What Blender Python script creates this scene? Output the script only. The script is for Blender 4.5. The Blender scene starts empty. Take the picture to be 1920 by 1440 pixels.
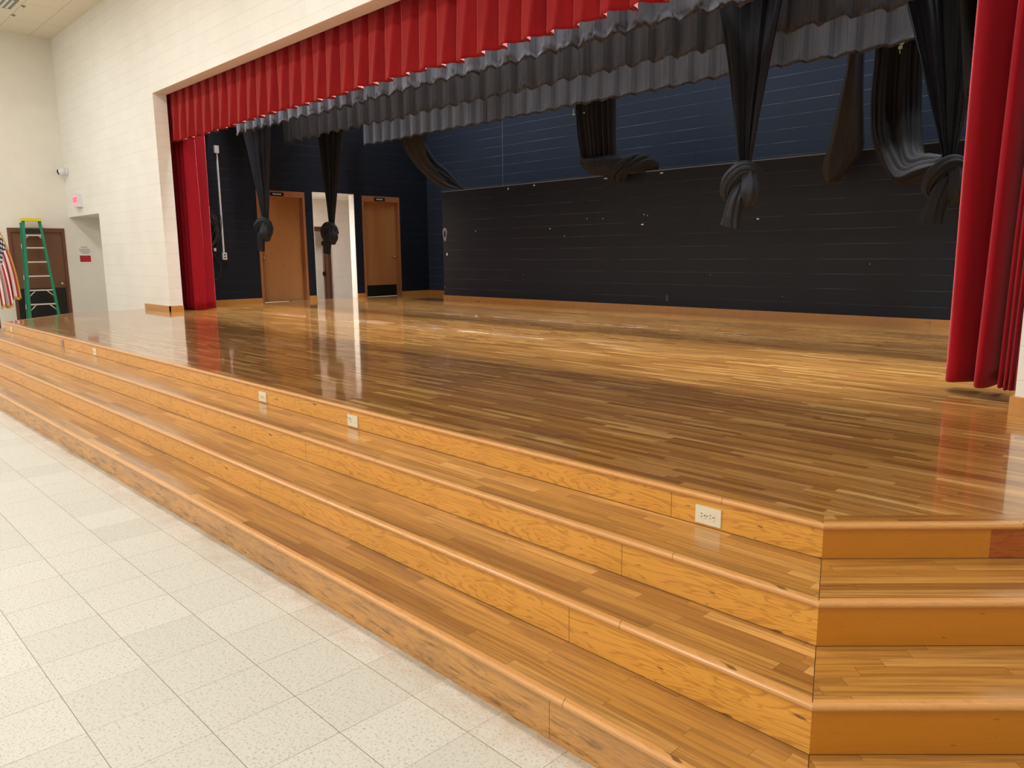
import bpy, math, random
from mathutils import Vector, Matrix, noise
D = bpy.data
C = bpy.context.scene.collection
PI = math.pi
rnd = random.Random(7)

# ------------------------------------------------------------------ materials
def srgb(r, g, b):
    f = lambda c: (c/255/12.92) if c/255 <= .04045 else ((c/255+.055)/1.055)**2.4
    return (f(r), f(g), f(b), 1)

class NT:
    """tiny node-tree helper"""
    def __init__(s, name):
        s.m = D.materials.new(name); s.m.use_nodes = True
        s.t = s.m.node_tree; s.b = s.t.nodes['Principled BSDF']
    def n(s, kind, **kw):
        o = s.t.nodes.new(kind)
        for k, v in kw.items(): setattr(o, k, v)
        return o
    def put(s, sock, v):
        if isinstance(v, bpy.types.NodeSocket): s.t.links.new(v, sock)
        else: sock.default_value = v
    def math(s, op, a, b=0.0, c=None):
        o = s.n('ShaderNodeMath', operation=op); s.put(o.inputs[0], a); s.put(o.inputs[1], b)
        if c is not None: s.put(o.inputs[2], c)
        return o.outputs[0]
    def mix(s, f, a, b, mode='MIX'):
        o = s.n('ShaderNodeMix', data_type='RGBA', blend_type=mode)
        s.put(o.inputs[0], f); s.put(o.inputs[6], a); s.put(o.inputs[7], b)
        return o.outputs[2]
    def noise(s, vec, scale=5, detail=3, rough=.5, dist=0, out=0):
        o = s.n('ShaderNodeTexNoise'); s.put(o.inputs['Vector'], vec)
        o.inputs['Scale'].default_value = scale; o.inputs['Detail'].default_value = detail
        o.inputs['Roughness'].default_value = rough; o.inputs['Distortion'].default_value = dist
        return o.outputs[out]
    def mapping(s, vec, scale=(1, 1, 1), loc=(0, 0, 0), rot=(0, 0, 0)):
        o = s.n('ShaderNodeMapping'); s.put(o.inputs[0], vec)
        o.inputs['Scale'].default_value = scale; o.inputs['Location'].default_value = loc
        o.inputs['Rotation'].default_value = rot
        return o.outputs[0]
    def ramp(s, f, stops, interp='LINEAR'):
        o = s.n('ShaderNodeValToRGB'); s.put(o.inputs[0], f); o.color_ramp.interpolation = interp
        e = o.color_ramp.elements
        while len(e) < len(stops): e.new(.5)
        for i, (p, c) in enumerate(stops): e[i].position = p; e[i].color = c
        return o.outputs[0]
    def rng(s, v, a, b, c, d):
        o = s.n('ShaderNodeMapRange'); s.put(o.inputs[0], v)
        for i, x in enumerate((a, b, c, d)): o.inputs[i+1].default_value = x
        return o.outputs[0]
    def uv(s): return s.n('ShaderNodeTexCoord').outputs['UV']
    def obj(s): return s.n('ShaderNodeTexCoord').outputs['Object']
    def geo(s): return s.n('ShaderNodeNewGeometry').outputs['Position']
    def sep(s, v):
        o = s.n('ShaderNodeSeparateXYZ'); s.put(o.inputs[0], v); return o.outputs
    def comb(s, x, y, z=0.0):
        o = s.n('ShaderNodeCombineXYZ'); s.put(o.inputs[0], x); s.put(o.inputs[1], y); s.put(o.inputs[2], z)
        return o.outputs[0]
    def white(s, v):
        o = s.n('ShaderNodeTexWhiteNoise', noise_dimensions='3D'); s.put(o.inputs[0], v); return o.outputs[0]
    def bump(s, h, strength=.3, dist=.01):
        o = s.n('ShaderNodeBump'); s.put(o.inputs['Height'], h)
        o.inputs['Strength'].default_value = strength; o.inputs['Distance'].default_value = dist
        s.put(s.b.inputs['Normal'], o.outputs[0]); return o.outputs[0]
    def set(s, **kw):
        for k, v in kw.items(): s.put(s.b.inputs[k.replace('_', ' ')], v)
        return s

def plain(name, col, rough=.5, metal=0, **kw):
    t = NT(name); t.set(Base_Color=col, Roughness=rough, Metallic=metal, **kw)
    return t.m

def strip_wood(name, cols, row=.057, length=.85, rough=.3, coat=1.0, coat_rough=.07, seam=.5, wave=.012, dirt=None, tilt=.0):
    """narrow hardwood boards: UV.x runs along the boards, metres"""
    t = NT(name); uv = t.uv(); s = t.sep(uv)
    v = t.math('DIVIDE', s[1], row); r = t.math('FLOOR', v)
    off = t.white(t.comb(r, 3.7))
    ln = t.math('ADD', length*.7, t.math('MULTIPLY', t.white(t.comb(r, 9.1)), length*.7))
    u = t.math('ADD', t.math('DIVIDE', s[0], ln), t.math('MULTIPLY', off, 17.0))
    b = t.math('FLOOR', u); fu = t.math('FRACT', u); fv = t.math('FRACT', v)
    rv = t.white(t.comb(r, b, 1.3)); rv2 = t.white(t.comb(r, b, 7.7))
    col = t.ramp(rv, cols)
    # grain stretched along each board, offset per board
    gv = t.comb(t.math('ADD', t.math('MULTIPLY', s[0], 2.2), t.math('MULTIPLY', rv2, 40.0)), t.math('MULTIPLY', s[1], 55.0), t.math('MULTIPLY', rv, 9.0))
    g = t.noise(gv, 1.0, 5, .6, .6)
    g2 = t.noise(t.mapping(gv, (3, 4, 1)), 1.0, 2, .6)
    col = t.mix(t.rng(g, .42, .68, 0, .6), col, srgb(96, 52, 16), 'MIX')
    col = t.mix(t.rng(g2, .5, .75, 0, .14), col, srgb(70, 34, 10), 'MIX')
    e1 = t.math('LESS_THAN', fv, .018); e2 = t.math('LESS_THAN', t.math('MULTIPLY', fu, ln), .0016)
    e = t.math('MAXIMUM', e1, e2)
    col = t.mix(t.math('MULTIPLY', e, seam), col, srgb(50, 26, 8))
    if dirt:
        dn = t.noise(t.mapping(uv, (.35, 2.4, 1)), 1.0, 4, .6)
        col = t.mix(t.rng(dn, .46, .75, 0, .5), col, dirt)
    w = t.noise(t.mapping(uv, (1.2, 22, 1)), 1.0, 2, .5)
    w2 = t.noise(uv, 2.2, 2, .5)
    h = t.math('ADD', t.math('MULTIPLY', w, wave), t.math('MULTIPLY', w2, wave*1.6))
    h = t.math('SUBTRACT', h, t.math('MULTIPLY', e, .03))
    if tilt:
        h = t.math('ADD', h, t.math('MULTIPLY', t.math('SUBTRACT', fv, .5), t.math('MULTIPLY', t.math('SUBTRACT', rv2, .5), tilt)))
    bo = t.n('ShaderNodeBump'); t.put(bo.inputs['Height'], h); bo.inputs['Strength'].default_value = 1; bo.inputs['Distance'].default_value = .02
    t.put(t.b.inputs['Normal'], bo.outputs[0]); t.put(t.b.inputs['Coat Normal'], bo.outputs[0])
    t.set(Base_Color=col, Roughness=rough, Coat_Weight=coat, Coat_Roughness=coat_rough, Coat_IOR=1.5)
    t.b.inputs['IOR'].default_value = 1.45
    return t.m

def ply(name, base, dark, scuff=0.0, seam=None, rough=.33, grain=.5, coat=.5, coat_rough=.18, scale=1.0):
    """rotary-cut plywood / solid board face: UV.x along the grain, metres"""
    t = NT(name); uv = t.uv()
    n0 = t.noise(t.mapping(uv, (.9*scale, 7*scale, 1)), 1.6, 3, .55, 1.2)
    rings = t.math('SINE', t.math('MULTIPLY', n0, 70.0))
    f = t.noise(t.mapping(uv, (3, 90, 1)), 1.0, 4, .6)
    col = t.mix(t.rng(n0, .3, .7, 0, 1), base, tuple(base[i]*.86+dark[i]*.14 for i in range(3))+(1,))
    col = t.mix(t.rng(rings, .45, 1, 0, grain*.5), col, dark)
    col = t.mix(t.rng(f, .5, .8, 0, grain*.4), col, dark)
    if scuff:
        sn = t.noise(t.mapping(uv, (2.2, 16, 1)), 2.0, 6, .72)
        sy = t.sep(uv)[1]
        low = t.rng(sy, 0.0, .17, 1.0, .35)
        col = t.mix(t.math('MULTIPLY', t.rng(sn, .5, .66, 0, scuff), low), col, srgb(78, 52, 28))
        d = t.noise(t.mapping(uv, (1.5, 5, 1)), 1.3, 5, .7)
        col = t.mix(t.rng(d, .45, .7, 0, scuff*.6), col, srgb(150, 112, 82))
    else:
        vo = t.n('ShaderNodeTexVoronoi', feature='F1'); t.put(vo.inputs['Vector'], t.mapping(uv, (5.5, 13, 1))); 
        k = t.math('LESS_THAN', vo.outputs['Distance'], t.math('MULTIPLY', t.white(vo.outputs['Color']), .085))
        col = t.mix(t.math('MULTIPLY', k, .55), col, srgb(90, 50, 15))
        mk = t.noise(t.mapping(uv, (7, 34, 1), rot=(0, 0, .5)), 1.0, 2, .5)
        col = t.mix(t.rng(mk, .70, .735, 0, .75), col, srgb(74, 42, 16))
    if seam:
        u = t.math('FRACT', t.math('DIVIDE', t.math('ADD', t.sep(uv)[0], seam[1]), seam[0]))
        k = t.math('LESS_THAN', u, .004/seam[0])
        col = t.mix(t.math('MULTIPLY', k, .6), col, srgb(80, 42, 12))
    t.bump(f, .06, .004)
    t.set(Base_Color=col, Roughness=rough, Coat_Weight=coat, Coat_Roughness=coat_rough)
    return t.m

def block(name, col, mortar_or_glint, joint_amt=.6, glint=False, rough=.55, bump=.5, vfade=.3, coat=0, spots=0, top=0.0):
    """painted concrete block: UV metres, v = height"""
    t = NT(name); uv = t.uv(); s = t.sep(uv)
    v = t.math('DIVIDE', t.math('SUBTRACT', s[1], top), .2032); r = t.math('FLOOR', v); fv = t.math('FRACT', v)
    par = t.math('MULTIPLY', t.math('MODULO', t.math('ABSOLUTE', r), 2.0), .5)
    u = t.math('ADD', t.math('DIVIDE', s[0], .4064), par); fu = t.math('FRACT', u)
    b = t.math('FLOOR', u)
    dv = t.math('MINIMUM', fv, t.math('SUBTRACT', 1.0, fv)); du = t.math('MINIMUM', fu, t.math('SUBTRACT', 1.0, fu))
    jv = t.rng(dv, .012, .034, 1, 0); ju = t.rng(du, .006, .018, 1, 0)
    rv = t.white(t.comb(r, b, .5))
    base = t.mix(t.math('MULTIPLY', rv, .12), col, tuple(c*.8 for c in col[:3])+(1,))
    pn = t.noise(uv, 1.1, 5, .6)
    base = t.mix(t.rng(pn, .4, .75, 0, .22), base, tuple(c*.72 for c in col[:3])+(1,))
    if glint:  # light caught on the block joint edges, painted as broken pale lines
        dn = t.noise(t.comb(t.math('MULTIPLY', s[0], .9), t.math('MULTIPLY', r, 5.3)), 1.0, 3, .7)
        line = t.rng(dv, .004, .017, 1, 0)
        k = t.math('MULTIPLY', line, t.rng(dn, .44, .62, 0, joint_amt))
        k = t.math('MAXIMUM', k, t.math('MULTIPLY', t.rng(du, .002, .008, 1, 0), t.rng(t.noise(uv, 3.1, 2), .62, .75, 0, joint_amt*.35)))
    else:
        k = t.math('MULTIPLY', t.math('MAXIMUM', jv, t.math('MULTIPLY', ju, vfade)), joint_amt)
    c = t.mix(k, base, mortar_or_glint)
    if spots:
        vo = t.n('ShaderNodeTexVoronoi', feature='F1'); t.put(vo.inputs['Vector'], t.mapping(uv, (1.6, 2.6, 1)))
        k2 = t.math('LESS_THAN', vo.outputs['Distance'], t.math('MULTIPLY', t.math('GREATER_THAN', t.white(vo.outputs['Color']), .72), .012))
        c = t.mix(t.math('MULTIPLY', k2, spots), c, srgb(150, 150, 150))
    h = t.math('SUBTRACT', 1.0, t.math('MAXIMUM', jv, t.math('MULTIPLY', ju, .7)))
    h = t.math('ADD', h, t.math('MULTIPLY', t.noise(uv, 60, 4, .7), .35))
    t.bump(h, bump, .004)
    t.set(Base_Color=c, Roughness=rough); t.b.inputs['Specular IOR Level'].default_value = .3
    return t.m

def cloth(name, col, col2, rough=.85, sheen=.3, weave=.15, vs=(30, 30, 3), tint=None):
    t = NT(name); p = t.obj()
    n = t.noise(t.mapping(p, vs), 1.0, 3, .6)
    n2 = t.noise(p, 1.7, 4, .6)
    c = t.mix(t.rng(n, .3, .7, 0, 1), col, col2)
    c = t.mix(t.rng(n2, .4, .8, 0, .3), c, tuple(x*.7 for x in col[:3])+(1,))
    f = t.noise(t.mapping(p, (400, 400, 90)), 1.0, 2)
    t.bump(t.math('ADD', f, t.math('MULTIPLY', n, 2.0)), weave, .003)
    t.set(Base_Color=c, Roughness=rough, Sheen_Weight=sheen, Sheen_Roughness=.4)
    t.b.inputs['Sheen Tint'].default_value = tint or (tuple(min(1, x*3+.05) for x in col[:3])+(1,))
    t.b.inputs['Specular IOR Level'].default_value = .25
    return t.m

M = {}
M['deck'] = strip_wood('stage_oak_strips', [(0, srgb(146, 96, 40)), (.3, srgb(172, 120, 56)), (.8, srgb(192, 140, 70)), (1, srgb(220, 174, 104))],
                       row=.041, length=.55, rough=.32, coat_rough=.06, seam=.35, wave=.010, tilt=.012)
M['tread'] = strip_wood('tread_oak_strips', [(0, srgb(144, 94, 34)), (.25, srgb(178, 124, 50)), (.75, srgb(194, 140, 64)), (1, srgb(214, 162, 88))],
                        row=.051, length=.6, rough=.36, coat_rough=.16, seam=.6, wave=.02, dirt=srgb(134, 90, 48), tilt=.03)
M['nosing'] = ply('nosing_oak', srgb(214, 156, 90), srgb(178, 118, 56), seam=(1.9, .4), rough=.35, grain=.5, coat_rough=.22)  # paler than the treads: gloss highlight of the rounded edge put into the colour
M['riser'] = ply('riser_plywood', srgb(240, 174, 72), srgb(172, 106, 28), seam=(2.44, 1.17), rough=.36, grain=.95)
M['riser_low'] = ply('riser_worn_plywood', srgb(216, 158, 86), srgb(142, 92, 42), scuff=1.0, seam=(2.44, 1.0), rough=.45, grain=.6, coat=.3)
M['riser_shaded'] = ply('riser_shaded_plywood', srgb(206, 134, 32), srgb(178, 106, 22), rough=.36, grain=.25, coat=.4, coat_rough=.22)  # deeper orange than the front: duller light on the angled side put into the colour
M['riser_red'] = ply('riser_reddish_board', srgb(182, 96, 30), srgb(120, 52, 14), rough=.36, grain=.9, scale=1.4)
M['base'] = ply('baseboard_pine', srgb(206, 146, 74), srgb(158, 98, 40), rough=.4, grain=.45, seam=(2.4, .2))
M['joint'] = plain('dark_joint', srgb(62, 32, 12), .7)
M['door'] = ply('door_veneer', srgb(178, 124, 74), srgb(138, 88, 46), rough=.4, grain=.35, coat=.2)
M['frame'] = plain('door_frame_paint', srgb(160, 106, 68), .45)
M['gym_door'] = ply('gym_door_veneer', srgb(122, 82, 56), srgb(96, 62, 40), rough=.5, grain=.25, coat=.1)
M['gym_frame'] = plain('gym_door_frame_paint', srgb(112, 68, 50), .5)
M['black'] = plain('black_plastic', srgb(18, 17, 17), .45)
M['chrome'] = plain('polished_metal', srgb(215, 210, 205), .22, 1)
M['ivory'] = plain('ivory_plastic', srgb(240, 236, 212), .4)
M['whitep'] = plain('white_plastic', srgb(225, 225, 228), .4)
M['greyp'] = plain('grey_plate', srgb(165, 150, 150), .35, .4)
M['hole'] = plain('slot_black', srgb(10, 9, 8), .8)
M['paper'] = plain('paper_white', srgb(236, 232, 224), .8)
M['ink'] = plain('ink_grey', srgb(120, 116, 114), .8)
M['placard_red'] = plain('placard_red', srgb(176, 36, 48), .55)
M['white_block'] = block('white_painted_block', srgb(243, 241, 234), srgb(206, 203, 192), .26, bump=.28, rough=.5, top=.627)
M['white_smooth'] = block('cream_painted_wall', srgb(238, 234, 223), srgb(222, 218, 204), .06, bump=.06, rough=.55)
M['navy_dark'] = block('dark_navy_painted_block', srgb(26, 31, 42), srgb(96, 104, 118), .4, glint=True, rough=.5, bump=.3, top=2.91)
M['navy'] = block('navy_painted_block', srgb(52, 63, 82), srgb(164, 174, 192), .75, glint=True, rough=.42, bump=.35, top=2.91)
M['blackwall'] = block('black_painted_block', srgb(18, 26, 42), srgb(146, 154, 166), .5, glint=True, rough=.5, bump=.35, spots=.5, top=2.91)
M['soffit'] = plain('underside_bounce_tint', srgb(222, 206, 194), .6)  # white wall with shade and warm bounce from the wood put into its colour
M['stagetop'] = plain('fly_space_black', srgb(22, 22, 24), .9)
M['red'] = cloth('red_velour', srgb(152, 2, 22), srgb(136, 1, 18), sheen=.8, tint=(.72, .16, .18, 1), vs=(8, 8, 1.5))
M['red_valance'] = cloth('red_valance_velour', srgb(146, 10, 16), srgb(126, 6, 12), sheen=.75, tint=(.75, .22, .20, 1), vs=(8, 8, 1.5))
M['grey_cloth'] = cloth('faded_black_border_cloth', srgb(72, 72, 76), srgb(54, 54, 58), sheen=.3, vs=(45, 45, 1.2))
M['black_cloth'] = cloth('black_leg_cloth', srgb(42, 44, 50), srgb(33, 35, 40), sheen=.12, vs=(30, 30, 1.5))
M['brown_cloth'] = cloth('dusty_brown_black_cloth', srgb(58, 55, 54), srgb(46, 44, 43), sheen=.2)
M['soot_cloth'] = cloth('soot_grey_cloth', srgb(34, 34, 37), srgb(26, 26, 28), sheen=.0)
M['shade_black'] = cloth('shade_black_cloth', srgb(14, 14, 15), srgb(10, 10, 11), sheen=.05)
M['green'] = plain('green_fibreglass', srgb(28, 132, 98), .45)
M['yellow'] = plain('yellow_ladder_cap', srgb(226, 214, 30), .5)
M['alu'] = plain('aluminium', srgb(215, 208, 200), .4, .25)
M['gold'] = plain('gold_fringe', srgb(205, 160, 70), .7)
M['brass'] = plain('brass', srgb(190, 150, 70), .3, 1)
M['polewood'] = plain('pole_wood', srgb(130, 80, 40), .4)
M['cable'] = plain('cable_rubber', srgb(62, 60, 56), .5)
M['chip'] = plain('chipped_white_paint', srgb(225, 225, 228), .7)
M['green_tag'] = plain('pale_green_tag', srgb(190, 225, 205), .6)

def vct():
    t = NT('vinyl_tile'); uv = t.uv(); s = t.sep(uv)
    u = t.math('DIVIDE', s[0], .3048); v = t.math('DIVIDE', s[1], .3048)
    fu = t.math('FRACT', u); fv = t.math('FRACT', v)
    iu = t.math('FLOOR', u); iv = t.math('FLOOR', v)
    rv = t.white(t.comb(iu, iv, 2.0))
    col = t.mix(rv, srgb(213, 212, 203), srgb(203, 202, 192))
    sp = t.noise(t.mapping(uv, (95, 95, 1)), 1.0, 3, .65)
    rot = t.mix(t.math('GREATER_THAN', rv, .5), t.mapping(uv, (60, 160, 1)), t.mapping(uv, (160, 60, 1)))
    sp2 = t.noise(rot, 1.0, 2, .6)
    col = t.mix(t.rng(sp, .55, .66, 0, .6), col, srgb(150, 142, 122))
    col = t.mix(t.rng(sp2, .60, .70, 0, .75), col, srgb(150, 140, 120))
    col = t.mix(t.rng(sp2, .2, .34, .35, 0), col, srgb(244, 238, 220))
    big = t.noise(uv, .9, 4, .6)
    col = t.mix(t.rng(big, .4, .75, 0, .14), col, srgb(190, 180, 152))
    # brown grime band along the foot of the steps (y around 1.0)
    g = t.math('MULTIPLY', t.rng(s[1], .86, 1.1, 0, 1), t.rng(t.noise(t.mapping(uv, (5, 9, 1)), 1.0, 5, .7), .4, .65, 0, .55))
    col = t.mix(g, col, srgb(172, 132, 92))
    eu = t.math('MINIMUM', fu, t.math('SUBTRACT', 1.0, fu)); ev = t.math('MINIMUM', fv, t.math('SUBTRACT', 1.0, fv))
    sn = t.rng(t.noise(uv, 1.3, 2), .35, .6, .35, .95)
    lx = t.math('MULTIPLY', t.rng(eu, .002, .005, 1, 0), t.math('MULTIPLY', sn, .95)); lv = t.math('MULTIPLY', t.rng(ev, .002, .0055, 1, 0), .9)
    l = t.math('MAXIMUM', lx, lv)
    col = t.mix(l, col, srgb(92, 82, 66))
    t.bump(t.math('SUBTRACT', t.math('MULTIPLY', big, .6), l), .12, .004)
    t.set(Base_Color=col, Roughness=.42, Coat_Weight=.12, Coat_Roughness=.4)
    return t.m
M['vct'] = vct()

def tileceil():
    t = NT('acoustic_tile'); uv = t.uv(); s = t.sep(uv)
    u = t.math('DIVIDE', t.math('ADD', s[0], 15.45), 1.22); v = t.math('DIVIDE', t.math('SUBTRACT', s[1], 3.57), .61)
    fu = t.math('FRACT', t.math('ADD', u, 50.0)); fv = t.math('FRACT', t.math('ADD', v, 50.0))
    eu = t.math('MINIMUM', fu, t.math('SUBTRACT', 1.0, fu)); ev = t.math('MINIMUM', fv, t.math('SUBTRACT', 1.0, fv))
    l = t.math('MAXIMUM', t.math('LESS_THAN', eu, .007), t.math('LESS_THAN', ev, .014))
    col = t.mix(t.math('MULTIPLY', l, .45), srgb(232, 222, 200), srgb(165, 155, 135))
    t.set(Base_Color=col, Roughness=.85)
    return t.m
M['ceil'] = tileceil()

def flagmat():
    """UV 0..1: u along the hoist (0 = top), v across the fly"""
    t = NT('flag_cloth'); s = t.sep(t.uv())
    st = t.math('MODULO', t.math('FLOOR', t.math('MULTIPLY', s[0], 13.0)), 2.0)
    col = t.mix(st, srgb(172, 22, 44), srgb(236, 226, 222))
    cant = t.math('MULTIPLY', t.math('LESS_THAN', s[0], 7/13), t.math('LESS_THAN', s[1], .4))
    a = t.math('MULTIPLY', s[0], 13/7*4.5); b = t.math('MULTIPLY', s[1], 5.5/.4)
    ra = t.math('FLOOR', t.math('MULTIPLY', a, 2.0))
    bb = t.math('FRACT', t.math('ADD', b, t.math('MULTIPLY', t.math('MODULO', ra, 2.0), .5)))
    aa = t.math('FRACT', t.math('MULTIPLY', a, 2.0))
    dx = t.math('MULTIPLY', t.math('SUBTRACT', aa, .5), .62); dy = t.math('SUBTRACT', bb, .5)
    d = t.math('SQRT', t.math('ADD', t.math('MULTIPLY', dx, dx), t.math('MULTIPLY', dy, dy)))
    star = t.math('LESS_THAN', d, .25)
    cc = t.mix(star, srgb(26, 26, 62), srgb(240, 236, 236))
    col = t.mix(cant, col, cc)
    t.set(Base_Color=col, Roughness=.7, Sheen_Weight=.2)
    return t.m
M['flag'] = flagmat()

def glow(name, col, strength):
    t = NT(name); t.set(Base_Color=(0, 0, 0, 1), Emission_Color=col, Emission_Strength=strength); return t.m
M['exit_glow'] = glow('exit_sign_lit_face', srgb(255, 170, 180), .95)
M['exit_red'] = glow('exit_sign_lit_letters', srgb(240, 60, 90), 1.0)

# ------------------------------------------------------------------ mesh helpers
class MB:
    def __init__(s): s.v = []; s.f = []; s.uv = []; s.sm = []
    def face(s, pts, uvs=None, smooth=False):
        i = len(s.v); s.v += [tuple(p) for p in pts]; s.f.append(tuple(range(i, i+len(pts))))
        if uvs is None:
            n = (Vector(pts[1])-Vector(pts[0])).cross(Vector(pts[2])-Vector(pts[0]))
            a = max(range(3), key=lambda k: abs(n[k]))
            uvs = [((p[1], p[2]) if a == 0 else (p[0], p[2]) if a == 1 else (p[0], p[1])) for p in pts]
        s.uv.append(uvs); s.sm.append(smooth)
    def box(s, x0, x1, y0, y1, z0, z1, skip=''):
        P = lambda x, y, z: (x, y, z)
        if 'x' not in skip: s.face([P(x0, y1, z0), P(x0, y0, z0), P(x0, y0, z1), P(x0, y1, z1)])
        if 'X' not in skip: s.face([P(x1, y0, z0), P(x1, y1, z0), P(x1, y1, z1), P(x1, y0, z1)])
        if 'y' not in skip: s.face([P(x0, y0, z0), P(x1, y0, z0), P(x1, y0, z1), P(x0, y0, z1)])
        if 'Y' not in skip: s.face([P(x1, y1, z0), P(x0, y1, z0), P(x0, y1, z1), P(x1, y1, z1)])
        if 'z' not in skip: s.face([P(x0, y1, z0), P(x1, y1, z0), P(x1, y0, z0), P(x0, y0, z0)])
        if 'Z' not in skip: s.face([P(x0, y0, z1), P(x1, y0, z1), P(x1, y1, z1), P(x0, y1, z1)])
        return s
    def grid(s, fn, nu, nv, uvf=None, wrap=False):
        """shared-vertex smooth grid; fn(i/nu, j/nv) -> point"""
        base = len(s.v); cols = nu if wrap else nu+1
        for j in range(nv+1):
            for i in range(cols): s.v.append(tuple(fn(i/nu, j/nv)))
        for j in range(nv):
            for i in range(nu):
                i2 = (i+1) % cols
                a, b, c, d = base+j*cols+i, base+j*cols+i2, base+(j+1)*cols+i2, base+(j+1)*cols+i
                s.f.append((a, b, c, d))
                q = [(i/nu, j/nv), ((i+1)/nu, j/nv), ((i+1)/nu, (j+1)/nv), (i/nu, (j+1)/nv)]
                s.uv.append([uvf(*k) for k in q] if uvf else q); s.sm.append(True)
        return s
    def tube(s, pts, r, seg=10, cap=True):
        pts = [Vector(p) for p in pts]; n = len(pts); R = r if isinstance(r, (list, tuple)) else [r]*n
        fr = frames(pts); base = len(s.v)
        for (a, b), p, q in zip(fr, pts, R):
            for k in range(seg):
                t = 2*PI*k/seg; s.v.append(tuple(p+a*math.cos(t)*q+b*math.sin(t)*q))
        for j in range(n-1):
            for k in range(seg):
                k2 = (k+1) % seg
                s.f.append((base+j*seg+k, base+j*seg+k2, base+(j+1)*seg+k2, base+(j+1)*seg+k))
                s.uv.append([(0, 0)]*4); s.sm.append(True)
        if cap:
            for j, rev in ((0, True), (n-1, False)):
                ids = [base+j*seg+k for k in range(seg)]
                if rev: ids.reverse()
                s.f.append(tuple(ids)); s.uv.append([(0, 0)]*seg); s.sm.append(False)
        return s

def frames(pts):
    n = len(pts); out = []
    t0 = (pts[1]-pts[0]).normalized()
    ref = Vector((1, 0, 0)) if abs(t0.x) < .9 else Vector((0, 1, 0))
    a = (ref-t0*ref.dot(t0)).normalized()
    for i in range(n):
        t = (pts[min(i+1, n-1)]-pts[max(i-1, 0)]).normalized()
        a = (a-t*a.dot(t)).normalized(); out.append((a, t.cross(a)))
    return out

def catmull(pts, n):
    P = [Vector(p) for p in pts]; P = [P[0]*2-P[1]]+P+[P[-1]*2-P[-2]]; m = len(P)-3; out = []
    for k in range(n+1):
        u = k/n*m; i = min(int(u), m-1); t = u-i
        a, b, c, d = P[i:i+4]
        out.append(.5*((2*b)+(c-a)*t+(2*a-5*b+4*c-d)*t*t+(3*b-a-3*c+d)*t**3))
    return out

ALL = []
def build(name, mb, mat, parent=None, solid=0, label=None, cat=None, group=None, kind=None, origin=None, bevel=0):
    vs = [Vector(v) for v in mb.v]
    if parent is not None: o0 = Vector(parent['_w'])
    elif origin is not None: o0 = Vector(origin)
    elif kind == 'structure': o0 = Vector((0, 0, 0))
    else:
        o0 = Vector(((min(v.x for v in vs)+max(v.x for v in vs))/2, (min(v.y for v in vs)+max(v.y for v in vs))/2, min(v.z for v in vs)))
    me = D.meshes.new(name)
    me.from_pydata([tuple(v-o0) for v in vs], [], mb.f); me.update()
    ul = me.uv_layers.new(name='UVMap'); k = 0
    for f in mb.uv:
        for uv in f: ul.data[k].uv = uv; k += 1
    me.polygons.foreach_set('use_smooth', mb.sm)
    me.materials.append(mat)
    o = D.objects.new(name, me); C.objects.link(o)
    o['_w'] = tuple(o0)
    if parent is not None: o.parent = parent
    else: o.location = o0
    if solid:
        md = o.modifiers.new('thickness', 'SOLIDIFY'); md.thickness = solid; md.offset = 0
    if bevel:
        md = o.modifiers.new('edge', 'BEVEL'); md.width = bevel; md.segments = 2; md.limit_method = 'ANGLE'
    if label: o['label'] = label
    if cat: o['category'] = cat
    if group: o['group'] = group
    if kind: o['kind'] = kind
    ALL.append(o)
    return o

def thing(name, loc, label, cat=None, group=None, kind=None):
    o = D.objects.new(name, None); C.objects.link(o); o.location = loc; o.empty_display_size = .1
    o['_w'] = tuple(loc); o['label'] = label
    if cat: o['category'] = cat
    if group: o['group'] = group
    if kind: o['kind'] = kind
    ALL.append(o)
    return o

def sub(parent, loc):  # world origin bookkeeping for a nested parent
    return parent

def text_mesh(s, size, origin, right, up, depth=.002):
    """letters as mesh geometry in world coordinates"""
    cu = D.curves.new('t', 'FONT'); cu.body = s; cu.size = size; cu.extrude = depth; cu.align_x = 'CENTER'; cu.align_y = 'CENTER'
    ob = D.objects.new('t', cu); C.objects.link(ob)
    bpy.context.view_layer.update()
    dg = bpy.context.evaluated_depsgraph_get(); me = D.meshes.new_from_object(ob.evaluated_get(dg))
    r, u = Vector(right), Vector(up); n = r.cross(u); mb = MB()
    for v in me.vertices: mb.v.append(tuple(Vector(origin)+r*v.co.x+u*v.co.y+n*v.co.z))
    for p in me.polygons: mb.f.append(tuple(p.vertices)); mb.uv.append([(0, 0)]*len(p.vertices)); mb.sm.append(False)
    D.objects.remove(ob); D.meshes.remove(me)
    return mb

# ------------------------------------------------------------------ dimensions (metres)
ZS = .627                       # stage deck
YP0, YP1 = 4.60, 4.83           # proscenium wall
XO0, XO1, ZO = -11.06, 1.92, 4.36
XL, XW = -16.65, -12.15         # gym left wall, stage left wall
YB, YLOW, ZL = 11.35, 10.0, 2.91  # back wall, lower block face, its top
XR, YR, ZC = 7.5, -13.0, 6.3
RY = [1.08, 1.37, 1.682, 2.017]  # riser planes
RZ = [.172, .335, .492, ZS]      # tread heights

# ------------------------------------------------------------------ room shell
m = MB(); m.face([(XL-2.2, YR, 0), (XR, YR, 0), (XR, 12.2, 0), (XL-2.2, 12.2, 0)])
build('floor', m, M['vct'], kind='structure')
m = MB(); m.face([(XL, YR, ZC), (XL, YP0, ZC), (XR, YP0, ZC), (XR, YR, ZC)])
build('ceiling', m, M['ceil'], kind='structure')

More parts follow.
